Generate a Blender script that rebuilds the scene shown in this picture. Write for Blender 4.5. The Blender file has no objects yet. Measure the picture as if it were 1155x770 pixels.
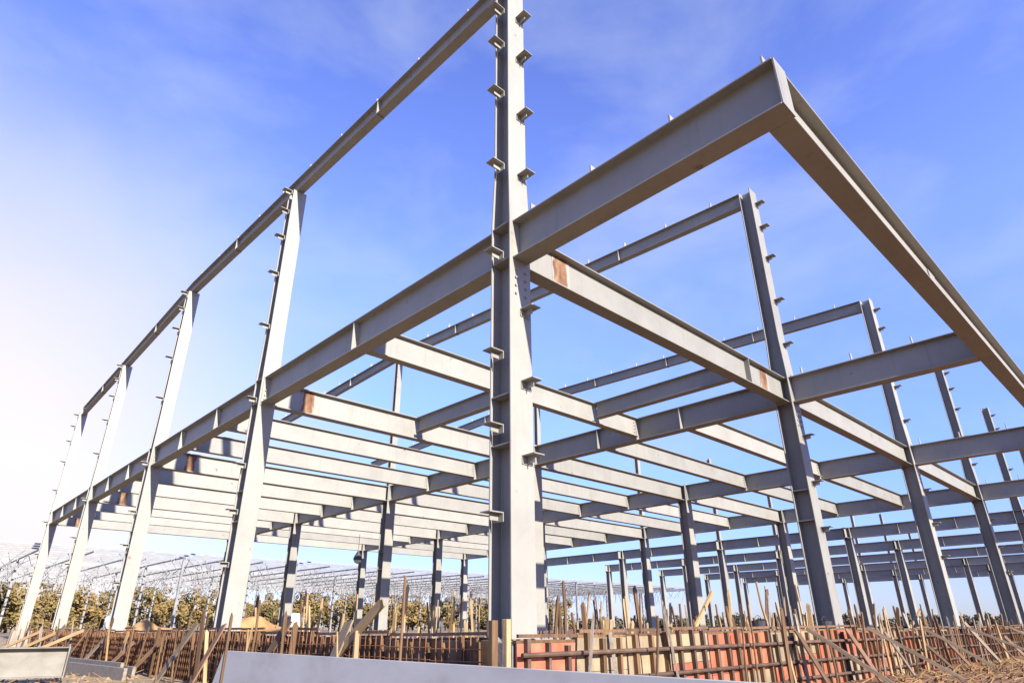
import bpy, bmesh, math, random
from mathutils import Vector, Matrix, noise
R = math.radians
random.seed(7)
scene = bpy.context.scene
COL = scene.collection

# ------------------------------------------------------------------ layout
A, B = 8.0, 8.568                     # bay along y (left facade) and along x (right facade)
ZT, DEP = 5.13, 0.60                  # top of the floor steel, girder depth
ZB = ZT - DEP
HE, HR = 10.40, 11.06                 # eave and ridge
CAN = 3.73                            # canopy overhang
NI, NJ = 10, 4                        # rows along x, bays along y
PL = -0.10                            # top of plinth
GR = -0.90                            # outside ground
HJ = [HE, (HE+HR)/2, HR, (HE+HR)/2, HE]

# ------------------------------------------------------------------ materials
def new_mat(name, rough=0.6, metal=0.0):
    m = bpy.data.materials.new(name); m.use_nodes = True
    nt = m.node_tree; b = nt.nodes['Principled BSDF']
    b.inputs['Roughness'].default_value = rough
    b.inputs['Metallic'].default_value = metal
    return m, nt, b

def N(nt, typ, **kw):
    n = nt.nodes.new(typ)
    for k, v in kw.items(): setattr(n, k, v)
    return n

def ramp(nt, stops):
    r = N(nt, 'ShaderNodeValToRGB')
    e = r.color_ramp.elements
    while len(e) < len(stops): e.new(0.5)
    for el, (p, c) in zip(e, stops):
        el.position = p; el.color = (c[0], c[1], c[2], 1)
    return r

def noisy(name, stops, scale=4.0, rough=0.6, detail=6, stretch=(1,1,1), bump=0.0, bscale=None, rnd=0.0, metal=0.0, coords='Object'):
    m, nt, b = new_mat(name, rough, metal)
    tc = N(nt, 'ShaderNodeTexCoord'); mp = N(nt, 'ShaderNodeMapping')
    mp.inputs['Scale'].default_value = stretch
    nt.links.new(tc.outputs[coords], mp.inputs['Vector'])
    oi = N(nt, 'ShaderNodeObjectInfo')
    add = N(nt, 'ShaderNodeVectorMath', operation='ADD')
    mul = N(nt, 'ShaderNodeVectorMath', operation='SCALE'); mul.inputs['Scale'].default_value = 37.0
    cmb = N(nt, 'ShaderNodeCombineXYZ')
    for k in range(3): nt.links.new(oi.outputs['Random'], cmb.inputs[k])
    nt.links.new(cmb.outputs[0], mul.inputs[0])
    nt.links.new(mp.outputs[0], add.inputs[0]); nt.links.new(mul.outputs[0], add.inputs[1])
    nz = N(nt, 'ShaderNodeTexNoise'); nz.inputs['Scale'].default_value = scale; nz.inputs['Detail'].default_value = detail
    nz.inputs['Roughness'].default_value = 0.6
    nt.links.new(add.outputs[0], nz.inputs['Vector'])
    rp = ramp(nt, stops); nt.links.new(nz.outputs['Fac'], rp.inputs[0])
    out = rp.outputs[0]
    if rnd:
        hsv = N(nt, 'ShaderNodeHueSaturation')
        mr = N(nt, 'ShaderNodeMapRange'); mr.inputs['To Min'].default_value = 1-rnd; mr.inputs['To Max'].default_value = 1+rnd
        nt.links.new(oi.outputs['Random'], mr.inputs['Value']); nt.links.new(mr.outputs[0], hsv.inputs['Value'])
        nt.links.new(out, hsv.inputs['Color']); out = hsv.outputs[0]
    nt.links.new(out, b.inputs['Base Color'])
    if bump:
        n2 = N(nt, 'ShaderNodeTexNoise'); n2.inputs['Scale'].default_value = bscale or scale*5; n2.inputs['Detail'].default_value = 8
        nt.links.new(add.outputs[0], n2.inputs['Vector'])
        bp = N(nt, 'ShaderNodeBump'); bp.inputs['Strength'].default_value = bump; bp.inputs['Distance'].default_value = 0.02
        nt.links.new(n2.outputs['Fac'], bp.inputs['Height']); nt.links.new(bp.outputs[0], b.inputs['Normal'])
    return m

def steel_color(nt):
    """grey shop primer: cloudy tone, drips, scuffs, mud splashes, rusty specks"""
    oi = N(nt, 'ShaderNodeObjectInfo'); geo = N(nt, 'ShaderNodeNewGeometry')
    def tex(scale, detail, stretch=(1,1,1), rough=0.6):
        mp = N(nt, 'ShaderNodeMapping'); mp.inputs['Scale'].default_value = stretch
        nt.links.new(geo.outputs['Position'], mp.inputs['Vector'])
        n = N(nt, 'ShaderNodeTexNoise'); n.inputs['Scale'].default_value = scale; n.inputs['Detail'].default_value = detail; n.inputs['Roughness'].default_value = rough
        nt.links.new(mp.outputs[0], n.inputs['Vector']); return n
    def over(base, fac, col):
        m = N(nt, 'ShaderNodeMixRGB'); m.inputs['Color2'].default_value = (*col,1)
        nt.links.new(fac, m.inputs['Fac']); nt.links.new(base, m.inputs['Color1']); return m.outputs[0]
    r1 = ramp(nt, [(0.28, (0.2000,0.1896,0.1640)), (0.52, (0.2360,0.2240,0.1920)), (0.74, (0.2576,0.2448,0.2096))])
    nt.links.new(tex(1.3,8,rough=.68).outputs['Fac'], r1.inputs[0]); c = r1.outputs[0]
    r2 = ramp(nt, [(0.56, (0,0,0)), (0.78, (0.5,0.5,0.5))]); nt.links.new(tex(1.0,6,(11,11,0.7)).outputs['Fac'], r2.inputs[0])
    c = over(c, r2.outputs[0], (0.1520,0.1360,0.1080))
    r4 = ramp(nt, [(0.62, (0,0,0)), (0.68, (0.25,0.25,0.25)), (0.74, (0.1,0.1,0.1))]); nt.links.new(tex(2.1,10,(2.2,2.2,5),.7).outputs['Fac'], r4.inputs[0])
    c = over(c, r4.outputs[0], (0.3360,0.3280,0.3040))
    n3 = tex(3.3,10,rough=.65)
    r3 = ramp(nt, [(0.655, (0,0,0)), (0.70, (0.8,0.8,0.8))]); nt.links.new(n3.outputs['Fac'], r3.inputs[0])
    c = over(c, r3.outputs[0], (0.1360,0.0680,0.0320))
    hsv = N(nt, 'ShaderNodeHueSaturation')
    mr = N(nt, 'ShaderNodeMapRange'); mr.inputs['To Min'].default_value = 0.87; mr.inputs['To Max'].default_value = 1.08
    nt.links.new(oi.outputs['Random'], mr.inputs['Value']); nt.links.new(mr.outputs[0], hsv.inputs['Value'])
    nt.links.new(c, hsv.inputs['Color'])
    return hsv.outputs[0], n3
def steel_mat():
    m, nt, b = new_mat('painted_steel', 0.55)
    c, n3 = steel_color(nt)
    nt.links.new(c, b.inputs['Base Color'])
    bp = N(nt, 'ShaderNodeBump'); bp.inputs['Strength'].default_value = 0.05; bp.inputs['Distance'].default_value = 0.005
    nt.links.new(n3.outputs['Fac'], bp.inputs['Height']); nt.links.new(bp.outputs[0], b.inputs['Normal'])
    return m
def band_mat():
    """rusty zone where the primer was masked off at a splice: ragged along both edges, uneven inside"""
    m, nt, b = new_mat('bare_splice', 0.8)
    c, n3 = steel_color(nt)
    tc = N(nt, 'ShaderNodeTexCoord'); sx = N(nt, 'ShaderNodeSeparateXYZ'); nt.links.new(tc.outputs['Object'], sx.inputs[0])
    ab = N(nt, 'ShaderNodeMath', operation='ABSOLUTE'); nt.links.new(sx.outputs['X'], ab.inputs[0])
    geo = N(nt, 'ShaderNodeNewGeometry'); mp = N(nt, 'ShaderNodeMapping'); mp.inputs['Scale'].default_value = (6,6,2.2)
    nt.links.new(geo.outputs['Position'], mp.inputs['Vector'])
    nz = N(nt, 'ShaderNodeTexNoise'); nz.inputs['Scale'].default_value = 1.6; nz.inputs['Detail'].default_value = 9; nt.links.new(mp.outputs[0], nz.inputs['Vector'])
    k = N(nt, 'ShaderNodeMath', operation='MULTIPLY_ADD'); k.inputs[1].default_value = 0.22; nt.links.new(nz.outputs['Fac'], k.inputs[0]); nt.links.new(ab.outputs[0], k.inputs[2])
    f = N(nt, 'ShaderNodeMapRange'); f.inputs['From Min'].default_value = 0.272; f.inputs['From Max'].default_value = 0.235; nt.links.new(k.outputs[0], f.inputs['Value'])
    rr = ramp(nt, [(0.35,(0.085,0.035,0.015)), (0.5,(0.16,0.075,0.032)), (0.68,(0.23,0.15,0.085))]); nt.links.new(nz.outputs['Fac'], rr.inputs[0])
    mx = N(nt, 'ShaderNodeMixRGB'); nt.links.new(f.outputs[0], mx.inputs['Fac']); nt.links.new(c, mx.inputs['Color1']); nt.links.new(rr.outputs[0], mx.inputs['Color2'])
    nt.links.new(mx.outputs[0], b.inputs['Base Color'])
    return m

STEEL = steel_mat()
BANDM = band_mat()
PALE = noisy('pale_primer', [(0.25,(0.27,0.255,0.23)), (0.5,(0.345,0.33,0.305)), (0.75,(0.385,0.37,0.345))], 1.3, 0.6, detail=10, stretch=(1,1,2.0), bump=0.05)
DUSTY = noisy('dusty_primer', [(0.25,(0.11,0.095,0.07)), (0.5,(0.19,0.17,0.135)), (0.75,(0.235,0.22,0.18))], 2.2, 0.7, detail=9, stretch=(1,1,1.6), bump=0.06)
RUST = noisy('rusty_bare_steel', [(0.3,(0.1040,0.0400,0.0160)), (0.6,(0.2400,0.1040,0.0400)), (0.8,(0.3360,0.1920,0.0960))], 5, 0.85, bump=0.2)
WOOD_L = noisy('fresh_timber', [(0.25,(0.2120,0.1248,0.0496)), (0.55,(0.3432,0.2248,0.1000)), (0.8,(0.4120,0.2936,0.1560))], 2.0, 0.75, stretch=(9,9,0.9), bump=0.2, rnd=0.22)
WOOD_D = noisy('weathered_timber', [(0.25,(0.0560,0.0280,0.0128)), (0.55,(0.1248,0.0656,0.0280)), (0.8,(0.2000,0.1184,0.0560))], 2.0, 0.85, stretch=(9,9,0.9), bump=0.2, rnd=0.3)
WOOD_G = noisy('grey_timber', [(0.25,(0.1248,0.1000,0.0752)), (0.55,(0.2056,0.1744,0.1376)), (0.8,(0.2808,0.2432,0.1936))], 2.0, 0.85, stretch=(1.2,9,9), bump=0.25, rnd=0.15)
WOOD_T = noisy('dusty_timber', [(0.25,(0.1000,0.0688,0.0440)), (0.55,(0.1688,0.1248,0.0808)), (0.8,(0.2368,0.1808,0.1248))], 2.0, 0.85, stretch=(9,9,0.9), bump=0.2, rnd=0.2)
PLY_R = noisy('red_filmed_plywood', [(0.25,(0.25,0.052,0.022)), (0.55,(0.39,0.092,0.042)), (0.8,(0.43,0.17,0.095))], 3.0, 0.55, bump=0.08, rnd=0.2)
PLY_T = noisy('tan_plywood', [(0.25,(0.1848,0.1288,0.0648)), (0.55,(0.2584,0.1944,0.1056)), (0.8,(0.3048,0.2400,0.1480))], 3.0, 0.7, bump=0.08, rnd=0.15)
PLY_B = noisy('brown_plywood', [(0.25,(0.0808,0.0376,0.0160)), (0.55,(0.1688,0.0808,0.0312)), (0.8,(0.2496,0.1376,0.0560))], 3.5, 0.75, bump=0.1, rnd=0.25)
PIPE = noisy('rusty_tube', [(0.3,(0.0440,0.0248,0.0160)), (0.6,(0.0936,0.0528,0.0312)), (0.8,(0.1624,0.1064,0.0624))], 6, 0.7, rnd=0.2)
CONC = noisy('raw_concrete', [(0.3,(0.1688,0.1496,0.1248)), (0.6,(0.2368,0.2152,0.1872)), (0.8,(0.2872,0.2624,0.2312))], 3.0, 0.9, bump=0.3)
SACK = noisy('white_sack', [(0.3,(0.4960,0.4800,0.4400)), (0.7,(0.6400,0.6240,0.5840))], 4, 0.8, bump=0.2)
DARK = noisy('dark_housing', [(0.3,(0.0240,0.0240,0.0280)), (0.7,(0.0560,0.0560,0.0600))], 6, 0.5)
BLUE = noisy('blue_paper', [(0.4,(0.0800,0.1920,0.3360)), (0.6,(0.4960,0.5440,0.5600))], 14, 0.6)
SAND = noisy('orange_sand', [(0.25,(0.2400,0.1200,0.0400)), (0.55,(0.3680,0.2080,0.0800)), (0.8,(0.4480,0.2880,0.1360))], 2.5, 0.95, bump=0.6, bscale=9)
FARST = noisy('weathered_galvanised_steel', [(0.3,(0.15,0.15,0.15)), (0.7,(0.24,0.236,0.225))], 2, 0.5, rnd=0.15)
STRAW = noisy('straw', [(0.3,(0.1680,0.0896,0.0328)), (0.6,(0.2760,0.1680,0.0664)), (0.8,(0.3600,0.2520,0.1200))], 3, 0.9)
LEAF = noisy('autumn_foliage', [(0.30,(0.075,0.062,0.018)), (0.5,(0.17,0.118,0.032)), (0.72,(0.25,0.155,0.05))], 0.22, 0.85, detail=4)
BARK = noisy('bark', [(0.3,(0.0528,0.0352,0.0220)), (0.7,(0.1408,0.0968,0.0616))], 3, 0.9)
SCRUB = noisy('dry_scrub', [(0.30,(0.0440,0.0396,0.0220)), (0.5,(0.0968,0.0792,0.0440)), (0.72,(0.1672,0.1320,0.0704))], 0.3, 0.9, detail=4)

# ground: sandy to the left, reddish dirt to the right
def stain(m, amount):
    nt = m.node_tree; b = nt.nodes['Principled BSDF']; src = b.inputs['Base Color'].links[0].from_socket
    geo = N(nt, 'ShaderNodeNewGeometry'); mp = N(nt, 'ShaderNodeMapping'); mp.inputs['Scale'].default_value = (3,3,1.3)
    nt.links.new(geo.outputs['Position'], mp.inputs['Vector'])
    n = N(nt, 'ShaderNodeTexNoise'); n.inputs['Scale'].default_value = 1.7; n.inputs['Detail'].default_value = 9; n.inputs['Roughness'].default_value = .7
    nt.links.new(mp.outputs[0], n.inputs['Vector'])
    r = ramp(nt, [(0.44,(0,0,0)), (0.62,(amount,)*3)]); nt.links.new(n.outputs['Fac'], r.inputs[0])
    mx = N(nt, 'ShaderNodeMixRGB'); mx.inputs['Color2'].default_value = (0.16,0.13,0.10,1)
    nt.links.new(r.outputs[0], mx.inputs['Fac']); nt.links.new(src, mx.inputs['Color1']); nt.links.new(mx.outputs[0], b.inputs['Base Color'])
for m_, k_ in ((PLY_R,.5),(PLY_T,.85),(PLY_B,.5),(WOOD_L,.35)): stain(m_, k_)
def ground_mat():
    m, nt, b = new_mat('site_dirt', 0.95)
    geo = N(nt, 'ShaderNodeNewGeometry')
    n1 = N(nt, 'ShaderNodeTexNoise'); n1.inputs['Scale'].default_value = 0.22; n1.inputs['Detail'].default_value = 8
    nt.links.new(geo.outputs['Position'], n1.inputs['Vector'])
    n2 = N(nt, 'ShaderNodeTexNoise'); n2.inputs['Scale'].default_value = 2.6; n2.inputs['Detail'].default_value = 10
    nt.links.new(geo.outputs['Position'], n2.inputs['Vector'])
    red = ramp(nt, [(0.3,(0.095,0.040,0.014)), (0.55,(0.185,0.086,0.032)), (0.75,(0.26,0.14,0.058))])
    san = ramp(nt, [(0.3,(0.1960,0.1304,0.0656)), (0.55,(0.2720,0.1960,0.1088)), (0.75,(0.3264,0.2504,0.1520))])
    nt.links.new(n2.outputs['Fac'], red.inputs[0]); nt.links.new(n2.outputs['Fac'], san.inputs[0])
    sx = N(nt, 'ShaderNodeSeparateXYZ'); nt.links.new(geo.outputs['Position'], sx.inputs[0])
    d = N(nt, 'ShaderNodeMath', operation='SUBTRACT'); nt.links.new(sx.outputs['Y'], d.inputs[0]); nt.links.new(sx.outputs['X'], d.inputs[1])
    k = N(nt, 'ShaderNodeMath', operation='MULTIPLY_ADD'); k.inputs[1].default_value = 0.09; k.inputs[2].default_value = 0.15
    nt.links.new(d.outputs[0], k.inputs[0])
    w = N(nt, 'ShaderNodeMath', operation='MULTIPLY_ADD'); w.inputs[1].default_value = 0.7; nt.links.new(n1.outputs['Fac'], w.inputs[0]); nt.links.new(k.outputs[0], w.inputs[2])
    w.use_clamp = True
    mx = N(nt, 'ShaderNodeMixRGB'); nt.links.new(w.outputs[0], mx.inputs['Fac'])
    nt.links.new(red.outputs[0], mx.inputs['Color1']); nt.links.new(san.outputs[0], mx.inputs['Color2'])
    nt.links.new(mx.outputs[0], b.inputs['Base Color'])
    bp = N(nt, 'ShaderNodeBump'); bp.inputs['Strength'].default_value = 0.7; bp.inputs['Distance'].default_value = 0.06
    nt.links.new(n2.outputs['Fac'], bp.inputs['Height']); nt.links.new(bp.outputs[0], b.inputs['Normal'])
    return m
DIRT = ground_mat()

# ------------------------------------------------------------------ mesh helpers
class MB:
    def __init__(s): s.v = []; s.f = []
    def add(s, vs, fs):
        o = len(s.v); s.v += [tuple(v) for v in vs]; s.f += [tuple(i+o for i in f) for f in fs]; return s
    def box(s, x0, x1, y0, y1, z0, z1, M=None):
        vs = [Vector(p) for p in ((x0,y0,z0),(x1,y0,z0),(x1,y1,z0),(x0,y1,z0),(x0,y0,z1),(x1,y0,z1),(x1,y1,z1),(x0,y1,z1))]
        if M: vs = [M @ v for v in vs]
        return s.add(vs, [(0,3,2,1),(4,5,6,7),(0,1,5,4),(1,2,6,5),(2,3,7,6),(3,0,4,7)])
    def loft(s, rings):
        n = len(rings[0]); vs = [p for r in rings for p in r]; fs = []
        for k in range(len(rings)-1):
            for i in range(n):
                j = (i+1) % n
                fs.append((k*n+i, k*n+j, (k+1)*n+j, (k+1)*n+i))
        fs.append(tuple(reversed(range(n)))); fs.append(tuple((len(rings)-1)*n+i for i in range(n)))
        return s.add(vs, fs)
    def tube(s, p0, p1, r0, r1=None, n=8, jit=0.0):
        p0 = Vector(p0); p1 = Vector(p1); r1 = r0 if r1 is None else r1
        d = (p1-p0).normalized(); u = d.orthogonal().normalized(); w = d.cross(u)
        ring = lambda c, r: [c + (u*math.cos(t)+w*math.sin(t))*r for t in [2*math.pi*i/n for i in range(n)]]
        rings = [ring(p0, r0)]
        if jit:
            for t in (0.33, 0.67):
                off = u*random.uniform(-jit, jit)+w*random.uniform(-jit, jit)
                rings.append(ring(p0.lerp(p1, t)+off, r0+(r1-r0)*t))
        rings.append(ring(p1, r1))
        return s.loft(rings)
    def mesh(s, name, bevel=0.0):
        me = bpy.data.meshes.new(name); me.from_pydata(s.v, [], s.f); me.update()
        bm = bmesh.new(); bm.from_mesh(me)
        bmesh.ops.recalc_face_normals(bm, faces=bm.faces)
        if bevel:
            bmesh.ops.bevel(bm, geom=[e for e in bm.edges if e.calc_face_angle(0) > 0.6], offset=bevel, segments=1, affect='EDGES')
        bm.to_mesh(me); bm.free(); return me

def put(name, me, mat, parent=None, loc=(0,0,0), rot=None):
    if isinstance(me, MB): me = me.mesh(name)
    if mat and not me.materials: me.materials.append(mat)
    o = bpy.data.objects.new(name, me); COL.objects.link(o)
    o.location = loc
    if rot: o.rotation_euler = rot
    if parent: o.parent = parent
    return o

def tag(o, label, cat, group=None, kind=None):
    o['label'] = label; o['category'] = cat
    if group: o['group'] = group
    if kind: o['kind'] = kind
    return o

def thing(name, label, cat, loc=(0,0,0), rot=None, group=None):
    o = bpy.data.objects.new(name, None); COL.objects.link(o); o.location = loc
    if rot: o.rotation_euler = rot
    o.empty_display_size = 0.3
    return tag(o, label, cat, group)

def iprof(d, w, tf, tw):
    """I profile: u across the flange, v along the depth"""
    a, h = w/2, d/2; t = tw/2
    return [(-a,-h),(a,-h),(a,-h+tf),(t,-h+tf),(t,h-tf),(a,h-tf),(a,h),(-a,h),(-a,h-tf),(-t,h-tf),(-t,-h+tf),(-a,-h+tf)]

def beam_y(L, d, w, tf=0.022, tw=0.014, dz=0.0):
    """along +y from 0 to L, top at z=0, rises dz"""
    m = MB(); p = iprof(d, w, tf, tw)
    m.loft([[(u, 0, v-d/2) for u, v in p], [(u, L, v-d/2+dz) for u, v in p]]); return m
def beam_x(L, d, w, tf=0.022, tw=0.014):
    m = MB(); p = iprof(d, w, tf, tw)
    m.loft([[(0, u, v-d/2) for u, v in p], [(L, u, v-d/2) for u, v in p]]); return m
def column_mb(levels, tf=0.024, tw=0.016):
    """levels: (z, depth in y, flange width in x)"""
    m = MB(); m.loft([[(u, v, z) for u, v in iprof(d, w, tf, tw)] for z, d, w in levels]); return m

# ------------------------------------------------------------------ the steel frame: one bolted building
frame = thing('steel_frame_building', 'pale grey two-storey steel frame of bolted columns, girders and joists rising over the whole site', 'steel frame')

CD, CW = 0.38, 0.38
UD, UW = 0.31, 0.35
BV = 0.004
col_full = column_mb([(PL,CD,CW),(ZT+0.06,CD,CW),(ZT+1.0,UD,UW),(HE-0.02,UD,UW)]).mesh('steel_column', BV)
col_mid = column_mb([(PL,CD,CW),(ZT+0.06,CD,CW),(ZT+1.0,UD,UW),(HJ[1]-0.42,UD,UW)]).mesh('steel_column', BV)
col_ridge0 = column_mb([(PL,CD,CW),(ZT+0.06,CD,CW),(ZT+1.0,UD,UW),(HR-0.42,UD,UW)]).mesh('steel_column', BV)
col_int = column_mb([(PL,CD,CW),(ZT-0.006,CD,CW)]).mesh('steel_column', BV)
col_ridge = column_mb([(PL,CD,CW),(ZT+0.05,CD,CW),(ZT+0.06,0.24,0.24),(HR-0.42,0.24,0.24)]).mesh('steel_column', BV)

# wall girt cleats: a bent angle, its long leg sticking out towards local -y
def cleat_mesh():
    m = MB()
    m.box(-0.085,0.085, -0.21,0.0, -0.006,0.006)
    m.box(-0.085,0.085, -0.012,0.0, -0.10,-0.007)
    m.box(-0.006,0.006, -0.14,-0.013, -0.085,-0.007)
    return m.mesh('girt_cleat')
CLEAT = cleat_mesh()
def stiff_in_column():
    m = MB()
    for s in (-1,1): m.box(*(sorted((s*0.009, s*(CW/2-0.006)))), -CD/2+0.025, CD/2-0.025, -0.008, 0.008)
    return m.mesh('continuity_plate')
CONT = stiff_in_column()
def bolts_mesh():
    m = MB()
    for dx in (-0.09, 0.09):
        for dz in (-0.22,-0.10,0.02,0.14):
            m.tube((dx,-0.022,dz),(dx,0.0,dz),0.018,n=6)
    return m.mesh('bolt_group')
BOLTS = bolts_mesh()
def stub_mesh():
    m = MB(); p = iprof(0.56, 0.22, 0.02, 0.014)
    m.loft([[(-0.46, u, v-0.30) for u, v in p], [(-0.012, u, v-0.30) for u, v in p]])
    return m.mesh('girder_stub')
STUB = stub_mesh()

LEFT_Z = [10.02, 9.41, 8.63, 7.58, 6.17, 4.66, 3.19, 2.23, 1.20]
RIGHT_Z = [9.97, 9.25, 8.35, 7.15, 6.0, 3.80, 2.80, 1.86]
for i in range(NI):
    for j in range(NJ+1):
        x, y = B*i, A*j
        edge = (i == 0) or (j == 0)
        if j == 0: me = col_full
        elif i == 0: me = {1:col_mid, 2:col_ridge0, 3:col_mid, 4:col_full}[j]
        elif j == 2: me = col_ridge
        else: me = col_int
        c = put('steel_column', me, STEEL, frame, (x,y,0))
        for z in (ZT-0.012, ZB+0.012): put('continuity_plate', CONT, STEEL, c, (0,0,z))
        if i == 0 or i == 1:
            for z in (2.62, 2.0): put('continuity_plate', CONT, STEEL, c, (0,0,z))
        if i == 0:           # cleats of the left wall point to -x
            top = HJ[j]
            for z in LEFT_Z:
                zz = z + (top-HE)*0.9 if z > ZT else z
                put('girt_cleat', CLEAT, STEEL, c, (-(CW if z < ZT+.3 else UW)/2+0.004, 0.02, zz), (0,0,R(-90)))
        if j == 0:           # cleats of the right wall point to -y
            for z in RIGHT_Z:
                put('girt_cleat', CLEAT, STEEL, c, (0.07, -(CD if z < ZT+.3 else UD)/2-0.001, z))
            put('bolt_group', BOLTS, STEEL, c, (0, -CD/2+0.0, ZB-0.30))
        if i >= 4 and j >= 1:
            put('girder_stub', STUB, STEEL, c, (0,0,ZT-0.002))

# girders along y, with a welded plate at each joist
def stiffener_mesh(w):
    m = MB()
    for s in (-1,1): m.box(*sorted((s*0.0075, s*(w/2-0.004))), -0.008, 0.008, -DEP+0.023, -0.023)
    return m.mesh('stiffener')
GW = 0.28
STF = stiffener_mesh(GW)
gl = A - CD - 0.004
EPLS = []
for s_, y0 in ((1,0.0),(-1,gl)):
    EPL = MB()
    EPL.box(-GW/2-0.012,GW/2+0.012,*sorted((y0-s_*0.0015,y0+s_*0.02)),-DEP-0.05,0.05)
    for dz in (-0.09,-0.2,-0.31,-0.42,-0.51):
        for dx in (-0.085,0.085): EPL.tube((dx,y0+s_*0.021,dz),(dx,y0+s_*0.045,dz),0.019,n=6)
    EPLS.append(EPL.mesh('end_plate'))
GIRD = beam_y(gl, DEP, GW).mesh('floor_girder', BV)
def joist_ys(i, j):
    if i == 0 and j == 0: return [4.0]
    return [A*j+A/3, A*j+2*A/3]
for i in range(NI):
    for j in range(NJ):
        g = put('floor_girder', GIRD, STEEL, frame, (B*i, A*j+CD/2+0.002, ZT))
        if i < 4:
            for ep in EPLS: put('end_plate', ep, STEEL, g)
        ys = set()
        for k in (i-1, i):
            if 0 <= k: ys |= set(joist_ys(min(k,3), j))
        if i == 0: ys = set(joist_ys(0, j))
        if i == 1 and j == 0: ys = {A/3, 4.0, 2*A/3}
        for yy in sorted(ys):
            put('stiffener', STF, STEEL, g, (0, yy-(A*j+CD/2+0.002), 0))
# canopy
cl = CAN - 0.13 - CD/2 - 0.004
CANB = beam_y(cl, DEP, GW).mesh('canopy_beam', BV)
PCLEAT = MB().box(-0.045,0.045,-0.010,0.010,0,0.19).box(-0.07,0.07,-0.07,0.07,-0.0,0.008).mesh('purlin_cleat')
for i in range(NI):
    lo = cl+0.258 if i == 0 else cl
    cb = put('canopy_beam', beam_y(lo, DEP, GW).mesh('canopy_beam', BV) if i == 0 else CANB, STEEL, frame, (B*i, -CD/2-0.002-lo, ZT))
    for yy in (-0.45,-1.5,-2.65): put('purlin_cleat', PCLEAT, STEEL, cb, (0, yy+CD/2+0.002+lo, 0.0))
    if i == 0:
        put('end_plate', MB().box(-0.135,0.135,-0.016,-0.001,-DEP+0.004,-0.004), STEEL, cb)
        put('purlin_cleat', PCLEAT, STEEL, cb, (0, 0.12, 0.0))
ed = beam_x(B-0.006, DEP, 0.26).mesh('canopy_edge_beam', BV)
for i in range(NI-1):
    e = put('canopy_edge_beam', ed, STEEL, frame, (B*i+GW/2+0.004 if i == 0 else B*i, -CAN, ZT))
    if i == 0:
        e.data = beam_x(B-GW/2-0.01, DEP, 0.26).mesh('canopy_edge_beam', BV); e.data.materials.append(STEEL)
    for t in (0.5,):
        put('splice_plate', MB().box(-0.17,0.17,-0.024,-0.0075,-0.5,-0.1), STEEL, e, (B*0.62,0,0))

# girders along x on the column lines, rust bands where paint was left off the splices
XG = beam_x(B-0.04, DEP-0.02, 0.24).mesh('cross_girder', BV)
def band_mesh():
    m = MB()
    for s in (-1,1): m.box(-0.19,0.19, *sorted((s*0.0072, s*0.0125)), -DEP+0.046, -0.024)
    return m.mesh('bare_splice_band')
BAND = band_mesh()
XST = MB()
for s in (-1,1): XST.box(-0.007,0.007,*sorted((s*0.0075,s*0.115)),-DEP+0.044,-0.023)
XST = XST.mesh('stiffener')
for i in range(3):
    for j in range(NJ+1):
        g = put('cross_girder', XG, STEEL, frame, (B*i+0.02, A*j, ZT-0.004))
        for xx in ((1.03, B-1.03) if j == 0 and i == 0 else (1.03,) if i == 0 else ()):
            put('bare_splice_band', BAND, BANDM, g, (xx-0.02,0,0))
        if j == 0 and i == 0: put('stiffener', XST, STEEL, g, (6.69,0,0))
# joists
JD = 0.52
JO = beam_x(B-GW-0.012, JD, 0.20, 0.018, 0.011).mesh('floor_joist', BV)
JB = MB()
for x0 in (0.07, B-GW-0.012-0.07):
    for z in (-0.12,-0.21,-0.30,-0.39): JB.tube((x0,-0.03,z),(x0,0.03,z),0.016,n=6)
JB = JB.mesh('bolt_group')
for i in range(3):
    for j in range(NJ):
        for yy in joist_ys(i, j):
            jo = put('floor_joist', JO, STEEL, frame, (B*i+GW/2+0.006, yy, ZT-0.003))
            put('bolt_group', JB, STEEL, jo)
            if i == 2 and j == 1 and yy < 11: put('purlin_cleat', PCLEAT, STEEL, jo, (1.5,0,0.0))
# trimmers of the floor opening in the corner bay
def trimmer(x, y0, y1):
    put('trimmer_beam', beam_y(y1-y0, 0.40, 0.20, 0.016, 0.01).mesh('trimmer_beam', BV), STEEL, frame, (x, y0, ZT-0.006))
trimmer(6.69, 0.125, 3.895); trimmer(4.15, 4.105, 7.875)

# roof rafters: gables on the first three rows
RD = 0.40
def rafter(i, j0, j1, y0, y1):
    h0 = HE + (HR-HE)*(y0/(2*A) if y0 <= 2*A else (4*A-y0)/(2*A)); h1 = HE + (HR-HE)*(y1/(2*A) if y1 <= 2*A else (4*A-y1)/(2*A))
    r = put('roof_rafter', beam_y(y1-y0, RD, 0.20, 0.016, 0.010, h1-h0).mesh('roof_rafter', BV), STEEL, frame, (B*i, y0, h0))
    n = int((y1-y0)/1.42)
    for k in range(n):
        t = (k+0.6)/n
        put('purlin_cleat', PCLEAT, STEEL, r, (0, (y1-y0)*t, (h1-h0)*t))
    for t in ((0.5,) if y1-y0 < 9 else (0.25,0.5,0.75)):
        put('splice_plate', MB().box(-0.098,0.098,-0.012,0.012,-RD+0.0165-0.04,-0.0165), STEEL, r, (0,(y1-y0)*t,(h1-h0)*t))
for i in range(3):
    if i == 0:
        rafter(0,0,1, UD/2+0.003, A-0.003); rafter(0,1,2, A+0.003, 2*A-0.003); rafter(0,2,3, 2*A+0.003, 3*A-0.003); rafter(0,3,4, 3*A+0.003, 4*A-UD/2-0.003)
    else:
        rafter(i,0,2, UD/2+0.003, 2*A-0.003); rafter(i,2,4, 2*A+0.003, 4*A-0.003)

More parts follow.
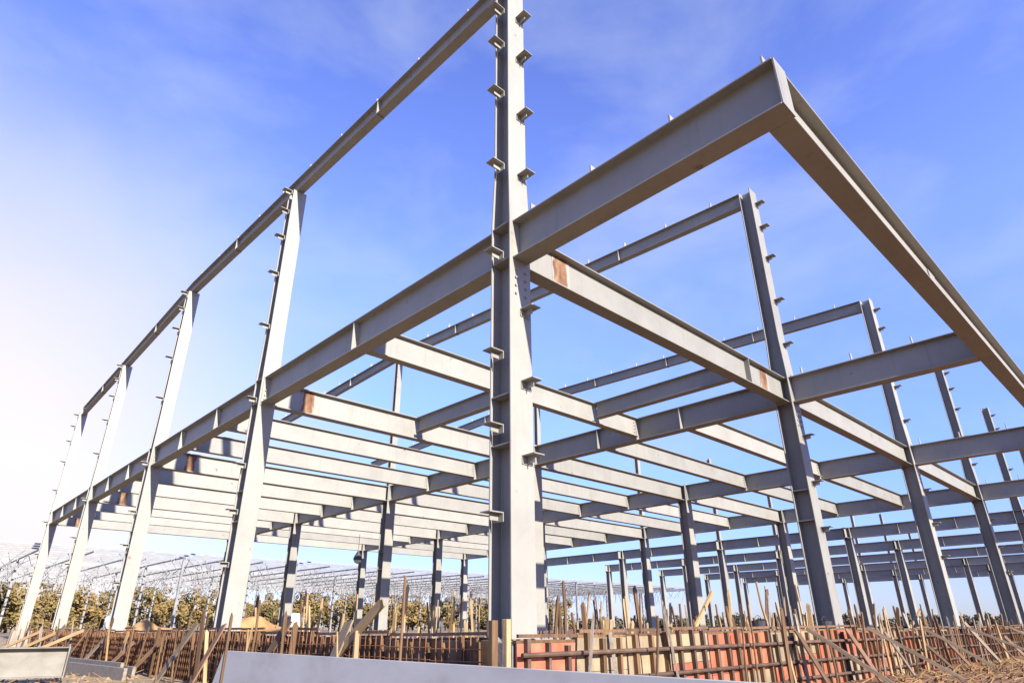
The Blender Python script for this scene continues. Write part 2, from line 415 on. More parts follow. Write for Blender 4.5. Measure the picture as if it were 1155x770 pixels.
# ------------------------------------------------------------------ ground
def gz(x, y):
    n = noise.fractal(Vector((x*0.35, y*0.35, 0.3)), 1.0, 2.0, 4)
    z = GR + 0.05*n
    dx, dy = x+0.15, y+0.15
    inside = min(max((min(dx, dy))/0.6, 0), 1)
    z += 0.35*inside
    # spoil thrown up against the right-hand row and beyond
    if y < -1.2:
        z += 0.16*max(0, noise.noise(Vector((x*0.16, y*0.4, 5.0)))) * min(1, (-1.2-y)/1.2)
        z += 0.30*math.exp(-((x-17)/6.5)**2-((y+3.6)/1.5)**2)
    d = math.hypot(x-10, y-8)
    if d > 90: z = GR + 0.05 + 0.0*d
    return z
def axis_pts(lo, hi, step):
    pts = []; v = lo
    while v <= hi + 1e-6: pts.append(v); v += step
    g = step*1.4; a = [lo]
    while a[0] > -1500: a.insert(0, a[0]-g); g *= 1.35
    g = step*1.4; c = [pts[-1]]
    while c[-1] < 1500: c.append(c[-1]+g); g *= 1.35
    return a[:-1] + pts + c[1:]
xs = axis_pts(-9, 40, 0.33); ys = axis_pts(-12, 42, 0.33)
me = bpy.data.meshes.new('ground')
vs = [(x, y, gz(x,y)) for y in ys for x in xs]; nx = len(xs)
fs = [(r*nx+c, r*nx+c+1, (r+1)*nx+c+1, (r+1)*nx+c) for r in range(len(ys)-1) for c in range(nx-1)]
me.from_pydata(vs, [], fs); me.update()
for p in me.polygons: p.use_smooth = True
g = put('ground', me, DIRT); g['kind'] = 'structure'

# straw, chips and stubble trodden into the dirt on the right
def litter(name, n, xr, yr, mat, seed, lab):
    rnd = random.Random(seed); m = MB()
    for _ in range(n):
        x = rnd.uniform(*xr); y = rnd.uniform(*yr)
        if -0.7 < x and y > -0.75: continue
        a = rnd.uniform(0, 6.28); L = rnd.uniform(0.06, 0.34); up = rnd.uniform(0, 0.14)
        p0 = Vector((x, y, gz(x,y)+0.005)); p1 = p0 + Vector((math.cos(a)*L, math.sin(a)*L, up)); p1.z = max(p1.z, gz(p1.x,p1.y)+0.01)
        w = rnd.uniform(0.004, 0.012)
        s = (p1-p0).cross(Vector((0,0,1)))
        if s.length < 1e-5: continue
        s = s.normalized()*w; u = Vector((0,0,w*1.2))
        m.add([p0-s,p0+s,p0+u,p1-s*.6,p1+s*.6,p1+u*.6], [(0,1,2),(3,5,4),(0,3,4,1),(1,4,5,2),(2,5,3,0)])
    o = put(name, m, mat); tag(o, lab, 'litter', kind='stuff')
litter('straw_litter', 5200, (3, 40), (-7.5, -0.7), STRAW, 3, 'dry straw and wood chips littering the reddish dirt on the right')
litter('wood_litter', 900, (-6, -0.8), (3, 30), STRAW, 4, 'pale wood scraps littering the sand on the left')
def stones(name, n, xr, yr, mat, seed, lab):
    rnd = random.Random(seed); m = MB()
    for _ in range(n):
        x = rnd.uniform(*xr); y = rnd.uniform(*yr)
        if -0.8 < x and y > -0.85: continue
        r = rnd.uniform(0.015, 0.07)**1; z = gz(x,y)
        vs = [Vector(v)*r*rnd.uniform(0.7,1.25) + Vector((x,y,z+r*0.25)) for v in ((1,0,0),(0,1,0),(-1,0,0),(0,-1,0),(0,0,.8),(0,0,-.8))]
        m.add(vs, [(0,1,4),(1,2,4),(2,3,4),(3,0,4),(1,0,5),(2,1,5),(3,2,5),(0,3,5)])
    o = put(name, m, mat); tag(o, lab, 'clods', kind='stuff')
stones('dirt_clods', 2600, (2, 40), (-7, -0.8), DIRT, 8, 'crumbled clods of reddish dirt in front of the right-hand formwork')
stones('sand_lumps', 900, (-6, -0.8), (4, 30), DIRT, 9, 'lumps of pale sand in front of the left-hand formwork')

# ------------------------------------------------------------------ plinth and its formwork
m = MB().box(-0.30,0.30,-0.32,26.6,-1.3,PL-0.02)
tag(put('foundation_beam', m.mesh('foundation_beam', 0.012), CONC), 'raw concrete foundation beam carrying the columns of the left facade', 'foundation')
m = MB().box(0.304,NI*B,-0.32,0.30,-1.3,PL-0.03)
tag(put('foundation_beam', m.mesh('foundation_beam', 0.012), CONC), 'raw concrete foundation beam carrying the columns of the right facade', 'foundation')
m = MB().loft([[(-w,-w,z),(w,-w,z),(w,w,z),(-w,w,z)] for w, z in ((0.42,-1.2),(0.36,PL-0.002))])
tag(put('column_pedestal', m.mesh('column_pedestal', 0.02), CONC, None, (0,32,0)), 'pale concrete pedestal under the farthest column of the left facade', 'pedestal')
# lumps of concrete round the corner column
def mortar():
    m = MB(); rnd = random.Random(2)
    for _ in range(26):
        a = rnd.uniform(0,6.28); d = rnd.uniform(0.18,0.29); r = rnd.uniform(0.03,0.075)
        cx, cy = d*math.cos(a), d*math.sin(a)
        vs = [Vector(v)*r*rnd.uniform(.8,1.25)+Vector((cx,cy,PL-0.02)) for v in ((1,0,0),(0,1,0),(-1,0,0),(0,-1,0),(0,0,.9),(0,0,-.5))]
        m.add(vs, [(0,1,4),(1,2,4),(2,3,4),(3,0,4),(1,0,5),(2,1,5),(3,2,5),(0,3,5)])
    return m
tag(put('mortar_heap', mortar(), CONC), 'rough grey mortar heaped round the foot of the tall corner column', 'mortar')

def panel(loc, rotz, W, spec, label, group, studmat, sticker=False, lattice=False):
    """formwork panel: boards in two courses, studs and rails on its outer face (local -y), W wide along local x"""
    t = thing('formwork_panel', label, 'formwork panel', loc, (R(random.uniform(-.8,.8)),R(random.uniform(-.9,.9)),rotz), group)
    zt = -0.09 + random.uniform(-0.05,0.03); zm = zt - random.choice((0.34,0.42,0.5)); zb = -1.0
    up, lo = spec
    put('board', MB().box(0.006,W-0.006,-0.018,0.0,zm+0.003,zt), up, t)
    put('board', MB().box(0.006,W-0.006,-0.019,0.001,zb,zm-0.003), lo, t)
    n = max(3, int(W/0.27))
    for k in range(n):
        xx = (k+0.5)*W/n + random.uniform(-.03,.03); w = random.uniform(0.018,0.03)
        put('stud', MB().box(xx-w,xx+w,-0.075,-0.0205,zb,zt+random.uniform(-0.03,0.05)), studmat, t)
    put('top_rail', MB().box(0,W,-0.052,-0.0195,zt+0.052,zt+0.085).box(0.0,W,-0.016,0.03,zt+0.002,zt+0.03), WOOD_D, t)
    if lattice:
        mm = MB()
        k = 0.07
        while k < W: mm.tube((k,-0.085,zb),(k+random.uniform(-.01,.01),-0.085,zt+0.05),0.006,n=5); k += 0.12
        for z in (-0.2,-0.32,-0.44,-0.56,-0.68,-0.8): mm.tube((0,-0.097,z),(W,-0.097,z+random.uniform(-.01,.01)),0.006,n=5)
        put('wire_mesh', mm, RUST, t)
    if sticker:
        put('sticker', MB().box(0.50,0.72,-0.0235,-0.0195,zm-0.27,zm-0.07), BLUE, t)
    return t
W = 0.9
YF = -0.345                       # right-hand row
specs = [(PLY_R,PLY_R),(PLY_T,PLY_R),(PLY_R,PLY_R),(PLY_R,PLY_R),(PLY_R,PLY_T),(PLY_T,PLY_R),(PLY_R,PLY_R),(PLY_T,PLY_T),(PLY_R,PLY_R),(PLY_B,PLY_R)]
specs_first = [(PLY_R,PLY_R),(PLY_T,PLY_T),(PLY_T,PLY_T),(PLY_T,PLY_R),(PLY_R,PLY_R),(PLY_R,PLY_T),(PLY_T,PLY_R),(PLY_T,PLY_R),(PLY_R,PLY_R),(PLY_R,PLY_T)]
LB = {(PLY_R,PLY_R):'red plywood formwork panel with dark studs in the row under the right facade',
      (PLY_T,PLY_R):'formwork panel with tan upper and red lower board in the row under the right facade',
      (PLY_T,PLY_T):'all tan plywood formwork panel in the row under the right facade',
      (PLY_R,PLY_T):'formwork panel with red upper and tan lower board in the row under the right facade',
      (PLY_B,PLY_R):'formwork panel with brown upper and red lower board in the row under the right facade'}
x = -0.30; k = 0
while x < 34:
    sp = specs_first[k] if k < 10 else specs[(k*7+3) % 10]
    lab = LB[sp]
    if k == 0: lab = 'red plywood formwork panel right at the foot of the corner column'
    stick = (k == 2)
    if stick: lab = 'tan plywood formwork panel with a small blue and white sticker'
    panel((x, YF+random.uniform(-.012,0), 0), 0, W, sp, lab, 'formwork panels of the right-hand row', WOOD_D if k % 3 else PIPE, stick)
    x += W+0.012; k += 1
y = 26.4; k = 0
while y > 0.3:
    panel((-0.325+random.uniform(-.012,0), y, 0), R(-90), W, (PLY_B,PLY_B), 'brown plywood formwork panel with rusty wire mesh in the row under the left facade', 'formwork panels of the left-hand row', WOOD_D, False, True)
    y -= W+0.012; k += 1
# corner posts
tag(put('corner_post', MB().box(-0.03,0.03,-0.035,0.035,-1.0,0.09).mesh('corner_post',0.004), WOOD_L, None, (-0.46,-0.40,0)), 'pale squared timber post at the formwork corner below the tall column', 'timber post')
tag(put('corner_post', MB().box(-0.04,0.04,-0.03,0.03,-1.0,0.08).mesh('corner_post',0.004), WOOD_D, None, (-0.52,-0.27,0)), 'dark timber post behind the pale one at the formwork corner', 'timber post')

# long rails of scaffold tube clamped to the right-hand row
for z, hname in ((-0.24,'upper'),(-0.50,'middle'),(-0.76,'lower')):
    x = -0.3
    while x < 33:
        L = 5.7
        o = put('scaffold_tube', MB().tube((0,0,0),(L,0,random.uniform(-.02,.02)),0.024,n=8), PIPE, None, (x, YF-0.105-random.uniform(0,.006), z+random.uniform(-.02,.02)))
        tag(o, 'rusty scaffold tube lying level across the right-hand panels as %s rail' % hname, 'scaffold tube', 'horizontal tubes of the right-hand formwork')
        x += L+0.05

# ------------------------------------------------------------------ timber stakes and props
def stake_mesh(kind):
    rnd = random.Random(kind*13+1); m = MB()
    if kind % 2 == 0:
        random.seed(kind); m.tube((0,0,0),(0,0,1),0.034,0.026,n=7,jit=0.012)
    else:
        w = (0.022,0.03,0.045)[kind % 3]; d = (0.05,0.035,0.03)[kind % 3]
        m.loft([[(-w,-d,0),(w,-d,0),(w,d,0),(-w,d,0)], [(-w,-d,.93),(w,-d,.93+rnd.uniform(-.05,.05)),(w,d,.95),(-w,d,.93)], [(-w*.6,-d*.6,.985),(w*.7,-d*.5,1.0),(w*.6,d*.6,.97),(-w*.7,d*.5,.99)]])
    return m
SM = {}
for mn, mt in (('l',WOOD_L),('d',WOOD_D),('g',WOOD_G)):
    for k in range(6):
        me = stake_mesh(k).mesh('timber_stake'); me.materials.append(mt); SM[mn,k] = me
random.seed(21)
def stake(x, y, z0, z1, label, group, m='d', tilt=6, wide=1.0, rot=None):
    L = z1-z0
    o = put('timber_stake', SM[m, random.randrange(6)], None, None, (x,y,z0))
    wide *= 0.72; o.scale = (wide*random.uniform(.65,1.25), wide*random.uniform(.65,1.25), L)
    o.rotation_euler = rot or (R(random.uniform(-tilt,tilt)), R(random.uniform(-tilt,tilt)), random.uniform(0,6.28))
    return tag(o, label, 'timber stake', group)
def between(p0, p1, w, d, name, mat, label, cat, group=None):
    p0 = Vector(p0); p1 = Vector(p1); L = (p1-p0).length
    m = MB().box(-w/2,w/2,-d/2,d/2,0,L)
    o = put(name, m.mesh(name,0.003), mat, None, p0)
    o.rotation_euler = (p1-p0).to_track_quat('Z','Y').to_euler()
    return tag(o, label, cat, group)

# offcut boards leaning on the forms
random.seed(33)
for k in range(22):
    right = k % 2 == 0
    L = random.uniform(0.7,1.3); w = random.uniform(0.10,0.22)
    if right:
        x = 5.5+k*1.1+random.uniform(-.3,.3); p0 = Vector((x, -0.95+random.uniform(-.12,.12), GR-0.02)); p1 = Vector((x+random.uniform(-.45,.45), -0.53, GR+L*0.8))
    else:
        y = 1.6+k*1.0+random.uniform(-.3,.3); p0 = Vector((-1.0, y, GR-0.02)); p1 = Vector((-0.50, y+random.uniform(-.5,.5), GR+L*0.8))
    m = MB().box(-w/2,w/2,-0.012,0.012,0,(p1-p0).length)
    o = put('offcut_board', m.mesh('offcut_board',0.002), (WOOD_D,WOOD_T,PLY_B)[k % 3], None, p0)
    d = (p1-p0).normalized(); nrm = Vector((0,-1,0)) if right else Vector((-1,0,0))
    xx = nrm.cross(d).normalized(); yy = d.cross(xx)
    o.rotation_euler = Matrix((xx,yy,d)).transposed().to_euler()
    tag(o, 'brown offcut board leaning on the %s formwork' % ('red and tan right-hand' if right else 'brown left-hand'), 'offcut board', 'offcut boards leaning on the %s formwork' % ('right-hand' if right else 'left-hand'))
# crumbs of concrete and wood on top of the plinths
rnd = random.Random(55); m = MB()
for _ in range(1500):
    if rnd.random() < 0.5: x, y = rnd.uniform(0.3,30), rnd.uniform(-0.33,0.28)
    else: x, y = rnd.uniform(-0.29,0.28), rnd.uniform(0.3,26)
    r = rnd.uniform(0.012,0.05)
    vs = [Vector(v)*r*rnd.uniform(.7,1.3)+Vector((x,y,PL-0.02)) for v in ((1,0,0),(0,1,0),(-1,0,0),(0,-1,0),(0,0,.9),(0,0,-.6))]
    m.add(vs, [(0,1,4),(1,2,4),(2,3,4),(3,0,4),(1,0,5),(2,1,5),(3,2,5),(0,3,5)])
tag(put('concrete_crumbs', m, CONC), 'crumbs of concrete scattered along the tops of the plinths', 'rubble', kind='stuff')

random.seed(21)
GA, GB_, GC = 'stakes along the right-hand formwork', 'stakes along the left-hand formwork', 'stakes standing inside the footings'
# right-hand row
x = 0.5
while x < 33:
    dense = 0.34 if x < 6 else (0.29 if x < 20 else 0.33)
    front = random.random() < (0.3 if x < 9 else 0.6)
    y = random.uniform(-0.62,-0.5) if front else random.uniform(0.35,1.1)
    top = random.choice((random.uniform(-0.05,0.18), random.uniform(0.1,0.38), random.uniform(0.2,0.55) if x < 20 else random.uniform(0.2,0.5)))
    m = random.choice('dddlg')
    if front: stake(x, y, GR-0.1, top*0.8, 'thin timber stake standing against the front of the red and tan formwork', GA, m, 7, 0.72)
    else: stake(x, y, -0.6, top+0.1, 'timber stake poking up behind the right-hand formwork', GA, m, 8)
    x += dense*random.uniform(0.6,1.4)
# left-hand row
y = 1.2
while y < 30:
    top = random.choice((-0.05, 0.0, 0.05, 0.25, 0.5))+random.uniform(-.05,.08)
    stake(random.uniform(-0.72,-0.55), y, GR-0.1, top, 'pale upright timber in front of the brown left-hand formwork', GB_, random.choice('lddgd'), 7, random.choice((0.6,0.8,1.1)))
    y += random.uniform(0.35,1.25)
for (x, y, t, w) in ((-0.95,7.55,0.02,1.0), (-0.9,6.6,0.30,0.9), (-1.35,4.35,0.22,0.8), (-0.62,5.2,0.42,1.2), (-0.6,3.9,0.1,1.0)):
    stake(x, y, GR-0.1, t, 'tall dark weathered stake in front of the left-hand formwork', GB_, 'd', 2, w)
# inside the footings
for _ in range(112):
    x = random.uniform(0.6, 13.5); y = random.uniform(0.8, 15)
    far = math.hypot(x+5, y+5.3)
    top = random.choice((random.uniform(0.0,0.3), random.uniform(0.2,0.55), random.uniform(0.4,0.8)))*min(1.35, far/13)
    stake(x, y, -0.6, top, 'sawn timber stake standing among others inside the footings', GC, random.choice('lld'), 8, random.choice((0.9,1.1,1.5)))
stake(2.25, 2.75, -0.6, 0.82, 'tallest pale stake, just left of the corner column foot', None, 'l', 1, 1.35)
GF = 'far stakes beyond the second column row'
for _ in range(18):
    x = random.uniform(10, 30); y = random.uniform(2, 28)
    stake(x, y, -0.6, random.uniform(0.1,0.9), 'brown stake standing far back between the interior columns', GF, random.choice('ldd'), 6, 1.2)

# raking struts of the right-hand row
LBL = ['raking timber strut nearest the corner, against the right-hand formwork', 'raking timber strut in front of the second right-hand column', 'raking timber strut between the second and third right-hand columns', 'raking timber strut propping the formwork by the third right-hand column', 'farthest raking timber strut on the right-hand formwork']
for (p0, p1), lb in zip((((6.0,-0.62,-0.02),(6.35,-1.75,-0.88)), ((8.7,-0.62,-0.02),(9.2,-1.9,-0.88)), ((12.2,-0.62,-0.05),(12.6,-1.75,-0.85)), ((16.0,-0.62,-0.05),(16.5,-2.0,-0.75)), ((21.0,-0.62,-0.05),(21.5,-1.9,-0.88))), LBL):
    between(p1, p0, 0.045, 0.065, 'raking_strut', WOOD_T, lb, 'timber strut', 'raking struts of the right-hand formwork')
between((5.3,1.2,-0.3),(6.9,1.5,0.62),0.05,0.07,'diagonal_brace',WOOD_L,'slanting pale batten sticking up behind the right-hand formwork','timber brace')
between((16.2,0.9,-0.2),(18.0,0.9,0.45),0.05,0.07,'diagonal_brace',WOOD_L,'slanting batten sticking up beside the third right-hand column','timber brace')
# brace in the middle, bright new wood
between((-0.62,2.62,-0.32),(-0.55,1.72,0.30),0.05,0.11,'diagonal_brace',WOOD_L,'bright yellow timber brace slanting up left of the corner column','timber brace')
stake(-0.60, 2.15, GR-0.1, -0.02, 'short pale post under the bright slanting brace', None, 'l', 1, 1.6)
# struts of the left-hand row
for (p0, p1), lb in zip((((-1.9,18.6,-0.86),(-0.55,17.2,-0.06)), ((-1.8,21.5,-0.86),(-0.55,20.3,-0.08)), ((-1.8,24.8,-0.86),(-0.55,23.4,-0.08))), ('nearest raking strut on the left-hand formwork, slanting over the sand', 'middle one of three raking struts on the left-hand formwork', 'farthest of three raking struts on the left-hand formwork')):
    between(p0, p1, 0.06, 0.09, 'raking_strut', WOOD_L, lb, 'timber strut', 'raking struts of the left-hand formwork')

# ------------------------------------------------------------------ beams lying in the foreground
t = thing('lying_girder', 'long smooth grey steel girder lying on its side in front of the corner formwork', 'steel girder', (-1.0,5.28,-0.30), (0,R(13),R(0.6)))
L = 9.6
put('flange', MB().box(-0.02,0.02,-L,0,-0.52,0).mesh('flange',0.008), PALE, t)
put('flange', MB().box(0.40,0.44,-L,0,-0.52,0).mesh('flange',0.008), PALE, t)
put('web', MB().box(0.0205,0.3995,-L+0.01,-0.01,-0.27,-0.25), PALE, t)
put('packer', MB().box(-0.06,0.52,-0.9,-0.8,-0.66,-0.521).box(-0.06,0.52,-5.9,-5.8,-0.66,-0.521), WOOD_G, t)
t = thing('lying_beam', 'pale steel I-beam resting upright on the sand at the lower left', 'steel beam', (-2.20,9.55,-0.30), (0,0,R(74)))
p = iprof(0.50, 0.30, 0.02, 0.014)
put('beam_body', MB().loft([[(u,yy,v-0.25) for u,v in p] for yy in (0.02,7.0)]).mesh('beam_body',0.004), DUSTY, t)
put('end_plate', MB().box(-0.16,0.16,0.0,0.0195,-0.51,0.006), DUSTY, t)
for yy in (1.9,4.2): put('stiffener', MB().box(-0.145,-0.0075,yy-.008,yy+.008,-0.479,-0.021).box(0.0075,0.145,yy-.008,yy+.008,-0.479,-0.021), DUSTY, t)
# planks
pl = [((-1.55,16.6,-0.80),(-1.05,9.6,-0.80)), ((-1.75,15.6,-0.80),(-1.30,9.2,-0.80)), ((-1.62,16.0,-0.735),(-1.20,9.9,-0.735))]
for (p0,p1), lb in zip(pl, ('right-hand weathered plank lying on the sand by the left formwork', 'left-hand weathered plank lying on the sand by the left formwork', 'weathered plank stacked on top of two others by the left formwork')):
    between(p0, p1, 0.06, 0.24, 'plank', WOOD_G, lb, 'plank', 'planks stacked on the sand')

# heaps of sand inside
def heap(x, y, r, h, label, seed):
    m = MB(); n = 26; vs = []; fs = []
    for a in range(9):
        rr = r*a/8
        for b in range(n):
            t = 2*math.pi*b/n
            px, py = rr*math.cos(t)*1.2, rr*math.sin(t)
            vs.append((px, py, h*(1-(a/8)**1.6)*(0.8+0.4*noise.noise(Vector((px*1.3+seed,py*1.3,seed)))) - 0.05*(a == 8)))
    for a in range(8):
        for b in range(n):
            fs.append((a*n+b, a*n+(b+1)%n, (a+1)*n+(b+1)%n, (a+1)*n+b))
    m.add(vs, fs)
    tag(put('sand_heap', m, SAND, None, (x,y,-0.62)), label, 'sand heap')
heap(2.6, 12.4, 1.5, 1.0, 'orange sand heap behind the second column of the left facade', 2)
heap(2.2, 20.5, 1.7, 0.95, 'orange sand heap seen between two far columns of the left facade', 5)

# white sacks far off at the left
for k, (x, y) in enumerate(((7.8,50.0),(14.5,46.5),(18.8,44.0))):
    vs = []
    m = MB(); rings = []
    for a in range(7):
        ph = math.pi*a/6; rr = max(math.sin(ph),0.15)**0.6*0.62; z = 0.62-0.62*math.cos(ph)
        rings.append([(rr*math.cos(t)*(1+.06*math.sin(5*t+a)), rr*math.sin(t), z) for t in [2*math.pi*b/12 for b in range(12)]])
    m.loft(rings)
    o = put('bulk_sack', m, SACK, None, (x,y,-0.25))
    tag(o, ('leftmost of three white bulk sacks standing below the trees', 'middle one of three white bulk sacks standing below the trees', 'rightmost of three white bulk sacks standing below the trees')[k], 'sack', 'white bulk sacks below the trees')
# work lamp hanging under the second bay
t = thing('hanging_work_lamp', 'small dark work lamp hanging on a cable under the joists at left', 'work lamp', (12.86,25.33,3.4))
put('cable', MB().tube((0,0,0.3),(0,0,1.21),0.012,n=6), DARK, t)
put('lamp_housing', MB().loft([[(r*math.cos(a),r*math.sin(a),z) for a in [2*math.pi*k/12 for k in range(12)]] for r,z in ((0.24,-0.15),(0.22,0.0),(0.10,0.22),(0.05,0.31))]), DARK, t)
put('lamp_glass', MB().loft([[(r*math.cos(a),r*math.sin(a),z) for a in [2*math.pi*k/12 for k in range(12)]] for r,z in ((0.02,-0.34),(0.16,-0.27),(0.21,-0.152))]), SACK, t)
# black caps / buckets on the right-hand row
for (x, y, lb) in ((7.9,-0.18,'black bucket standing on the plinth left of the second right-hand column'), (5.4,-0.12,'black bucket standing on the plinth midway to the second right-hand column')):
    t = thing('bucket', lb, 'bucket', (x,y,PL-0.028))
    put('pail', MB().loft([[(r*math.cos(a),r*math.sin(a),z) for a in [2*math.pi*k/14 for k in range(14)]] for r,z in ((0.10,0),(0.13,0.22),(0.137,0.225),(0.125,0.222),(0.10,0.05))]), DARK, t)
    hb = MB()
    for k in range(8):
        a0, a1 = math.pi*k/8, math.pi*(k+1)/8
        hb.tube((0.132*math.cos(a0),0,0.2+0.10*math.sin(a0)),(0.132*math.cos(a1),0,0.2+0.10*math.sin(a1)),0.005,n=5)
    put('handle', hb, PIPE, t)

# ------------------------------------------------------------------ low neighbouring frame beyond
t = thing('low_steel_frame', 'low shed frame of thin pale posts and close roof bars behind the main frame', 'shed frame', (0,42,GR))
post = MB().box(-0.07,0.07,-0.07,0.07,0,5.3).mesh('post')
for a in range(12):
    for b in range(5):
        put('post', post, FARST, t, (-15+a*8.1, b*8.7, 0))
bx = MB().box(0,90,-0.035,0.035,-0.10,0).mesh('roof_bar')
for b in range(28):
    put('roof_bar', bx, FARST, t, (-15, b*1.3, 5.55-0.012*b))
by = MB().box(-0.025,0.025,0,35.4,-0.10,0).mesh('roof_girder')
for a in range(34):
    put('roof_girder', by, FARST, t, (-15+a*2.7, -0.2, 5.30))
# bracing rods: tangle under the roof
rnd = random.Random(4); m = MB()
for k in range(1500):
    x = rnd.uniform(-14,74); y = rnd.uniform(0,35); dx = rnd.uniform(-1.4,1.4); dz = rnd.uniform(0.5,1.5)+0.9*(rnd.random()<.25)
    m.tube((x,y,5.28),(x+dx,y+rnd.uniform(-1,1),5.28-dz),0.022,n=4)
o = put('bracing', m, FARST, t); o['kind'] = 'stuff'

# ------------------------------------------------------------------ far trees and scrub
def tree_band(name, mat, n, az0, az1, d0, d1, h0, h1, leaves, leaf, seed, label, cat):
    rnd = random.Random(seed); L = MB(); T = MB()
    cam = Vector((-5.04,-5.28,0))
    for k in range(n):
        az = R(az0+(az1-az0)*(k+rnd.uniform(.1,.9))/n); d = rnd.uniform(d0,d1); h = rnd.uniform(h0,h1)
        c = cam + Vector((math.cos(az)*d, math.sin(az)*d, GR-0.05))
        T.tube(c, c+Vector((rnd.uniform(-.3,.3),rnd.uniform(-.3,.3),h*0.8)), 0.025*h, 0.006*h, n=5)
        cl = [(Vector((rnd.gauss(0,.16)*h, rnd.gauss(0,.16)*h, h*rnd.uniform(0.18,0.9))), h*rnd.uniform(.10,.2)) for _ in range(9)]
        for _ in range(leaves):
            o, r = rnd.choice(cl)
            v = Vector((rnd.gauss(0,1),rnd.gauss(0,1),rnd.gauss(0,1)*.9)).normalized()*r*rnd.uniform(.3,1.1)
            p = c+o+v; p.z = max(p.z, GR+0.05)
            a = Vector((rnd.gauss(0,1),rnd.gauss(0,1),rnd.gauss(0,1))).normalized()*leaf*rnd.uniform(.5,1.2); b = a.orthogonal().normalized()*leaf*rnd.uniform(.4,.9)
            L.add([p-a, p-b*.8, p+a, p+b], [(0,1,2,3)])
    me = L.mesh(name); me.materials.append(mat); me.materials.append(BARK)
    # trunks joined in as second material
    nf = len(me.polygons)
    o = put(name, me, None); tag(o, label, cat, kind='stuff')
    bm = bmesh.new(); bm.from_mesh(me); tm = T.mesh('t'); bm.from_mesh(tm); bm.to_mesh(me); bm.free()
    for p in me.polygons:
        if p.index >= nf: p.material_index = 1
    bpy.data.meshes.remove(tm)
tree_band('treeline', LEAF, 150, 42, 100, 118, 165, 4.5, 9.0, 600, 0.38, 11, 'golden-brown autumn treeline beyond the low shed frame at left', 'treeline')
tree_band('scrub', SCRUB, 420, -6, 50, 150, 210, 1.6, 3.4, 150, 0.42, 12, 'low brown scrub along the horizon at right', 'scrub')

# ------------------------------------------------------------------ sky, sun, camera
SUN_EL, SUN_AZ_OFF = 24.0, 5.5       # sun stands towards -y, swung a little to -x
world = bpy.data.worlds.new('World'); scene.world = world; world.use_nodes = True
nt = world.node_tree; bg = nt.nodes['Background']
sky = N(nt, 'ShaderNodeTexSky'); sky.sky_type = 'NISHITA'; sky.sun_disc = False
sky.sun_elevation = R(SUN_EL); sky.sun_rotation = R(180+SUN_AZ_OFF); sky.altitude = 200; sky.air_density = 1.0; sky.dust_density = 0.15; sky.ozone_density = 2.5
tint = N(nt, 'ShaderNodeMixRGB', blend_type='MULTIPLY'); tint.inputs['Fac'].default_value = 1.0; tint.inputs['Color2'].default_value = (1.08,0.98,1.5,1)
nt.links.new(sky.outputs[0], tint.inputs['Color1'])
tc = N(nt, 'ShaderNodeTexCoord')
# the air is clear: the horizon band is less milky than the model's
sz = N(nt, 'ShaderNodeSeparateXYZ'); nt.links.new(tc.outputs['Generated'], sz.inputs[0])
hr_ = ramp(nt, [(0.0,(0.29,0.345,0.37)), (0.22,(0.60,0.68,0.80)), (0.50,(1,1,1)), (0.78,(0.8,0.82,0.9))]); nt.links.new(sz.outputs['Z'], hr_.inputs[0])
low = N(nt, 'ShaderNodeMixRGB', blend_type='MULTIPLY'); low.inputs['Fac'].default_value = 1.0
nt.links.new(tint.outputs[0], low.inputs['Color1']); nt.links.new(hr_.outputs[0], low.inputs['Color2'])
# thin drifting cirrus
mp = N(nt, 'ShaderNodeMapping'); mp.inputs['Scale'].default_value = (1.5,1.5,3.2); mp.inputs['Location'].default_value = (1.7,0.1,0.9)
nt.links.new(tc.outputs['Generated'], mp.inputs['Vector'])
nz = N(nt, 'ShaderNodeTexNoise'); nz.inputs['Scale'].default_value = 1.7; nz.inputs['Detail'].default_value = 7; nz.inputs['Roughness'].default_value = 0.55; nz.inputs['Distortion'].default_value = 0.25
nt.links.new(mp.outputs[0], nz.inputs['Vector'])
cr = ramp(nt, [(0.43,(0,0,0)), (0.82,(0.66,0.66,0.66))]); nt.links.new(nz.outputs['Fac'], cr.inputs[0])
cm = N(nt, 'ShaderNodeMixRGB'); cm.inputs['Color2'].default_value = (2.2,2.5,3.1,1)
nt.links.new(cr.outputs[0], cm.inputs['Fac']); nt.links.new(low.outputs[0], cm.inputs['Color1'])
# flare-like glow painted into the sky colour over the left horizon
az = R(94); hd = Vector((math.cos(az)*math.cos(R(9)), math.sin(az)*math.cos(R(9)), math.sin(R(9))))
dt = N(nt, 'ShaderNodeVectorMath', operation='DOT_PRODUCT'); dt.inputs[1].default_value = hd
nt.links.new(tc.outputs['Generated'], dt.inputs[0])
hz = N(nt, 'ShaderNodeMapRange'); hz.interpolation_type = 'LINEAR'; hz.clamp = True
hz.inputs['From Min'].default_value = 0.815; hz.inputs['From Max'].default_value = 1.0; hz.inputs['To Max'].default_value = 1.0
nt.links.new(dt.outputs['Value'], hz.inputs['Value'])
hm = N(nt, 'ShaderNodeMixRGB'); gc = ramp(nt, [(0.02,(1.0,0.80,0.55)), (0.20,(1.0,0.90,0.84)), (0.48,(0.95,0.83,1.05))]); nt.links.new(sz.outputs['Z'], gc.inputs[0])
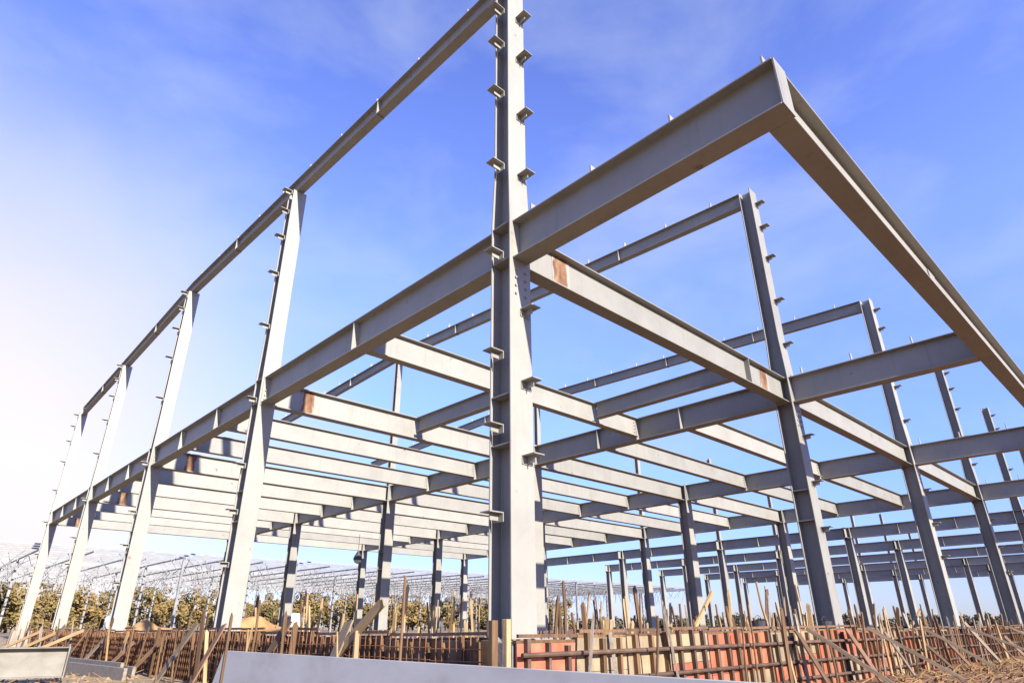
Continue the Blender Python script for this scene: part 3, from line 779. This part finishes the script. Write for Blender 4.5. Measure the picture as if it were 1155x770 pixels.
gm = N(nt, 'ShaderNodeVectorMath', operation='SCALE'); gm.inputs['Scale'].default_value = 3.6; nt.links.new(gc.outputs[0], gm.inputs[0])
nt.links.new(gm.outputs[0], hm.inputs['Color2'])
pw = N(nt, 'ShaderNodeMath', operation='POWER'); pw.inputs[1].default_value = 2.1
nt.links.new(hz.outputs[0], pw.inputs[0]); nt.links.new(pw.outputs[0], hm.inputs['Fac']); nt.links.new(cm.outputs[0], hm.inputs['Color1'])
nt.links.new(hm.outputs[0], bg.inputs['Color']); bg.inputs['Strength'].default_value = 0.126

sl = bpy.data.lights.new('sun', 'SUN'); sl.energy = 5.0; sl.angle = R(0.5); sl.color = (1.0,0.94,0.84)
so = bpy.data.objects.new('sun', sl); COL.objects.link(so)
sd = Vector((-math.sin(R(SUN_AZ_OFF))*math.cos(R(SUN_EL)), -math.cos(R(SUN_AZ_OFF))*math.cos(R(SUN_EL)), math.sin(R(SUN_EL))))
so.rotation_euler = sd.to_track_quat('Z','Y').to_euler(); so.location = (0,-30,40)

cam = bpy.data.cameras.new('camera'); co = bpy.data.objects.new('camera', cam); COL.objects.link(co)
F, YAW, PIT, ROL = 698.91, 0.812196, 0.412174, -0.0032525
fw = Vector((math.cos(PIT)*math.cos(YAW), math.cos(PIT)*math.sin(YAW), math.sin(PIT)))
r = Vector((math.sin(YAW), -math.cos(YAW), 0)); u = r.cross(fw)
r2 = r*math.cos(ROL)+u*math.sin(ROL); u2 = -r*math.sin(ROL)+u*math.cos(ROL)
Mx = Matrix((r2, u2, -fw)).transposed().to_4x4(); Mx.translation = (-5.04334,-5.27752,0.028676)
co.matrix_world = Mx
cam.sensor_fit = 'HORIZONTAL'; cam.sensor_width = 36; cam.lens = F/1155*36
cam.shift_x = 3.837/1155; cam.shift_y = 14.81/1155
cam.clip_start = 0.05; cam.clip_end = 4000
scene.camera = co

vs_ = scene.view_settings
vs_.view_transform = 'Standard'; vs_.look = 'None'; vs_.exposure = 1.3; vs_.gamma = 1.0; vs_.use_curve_mapping = False
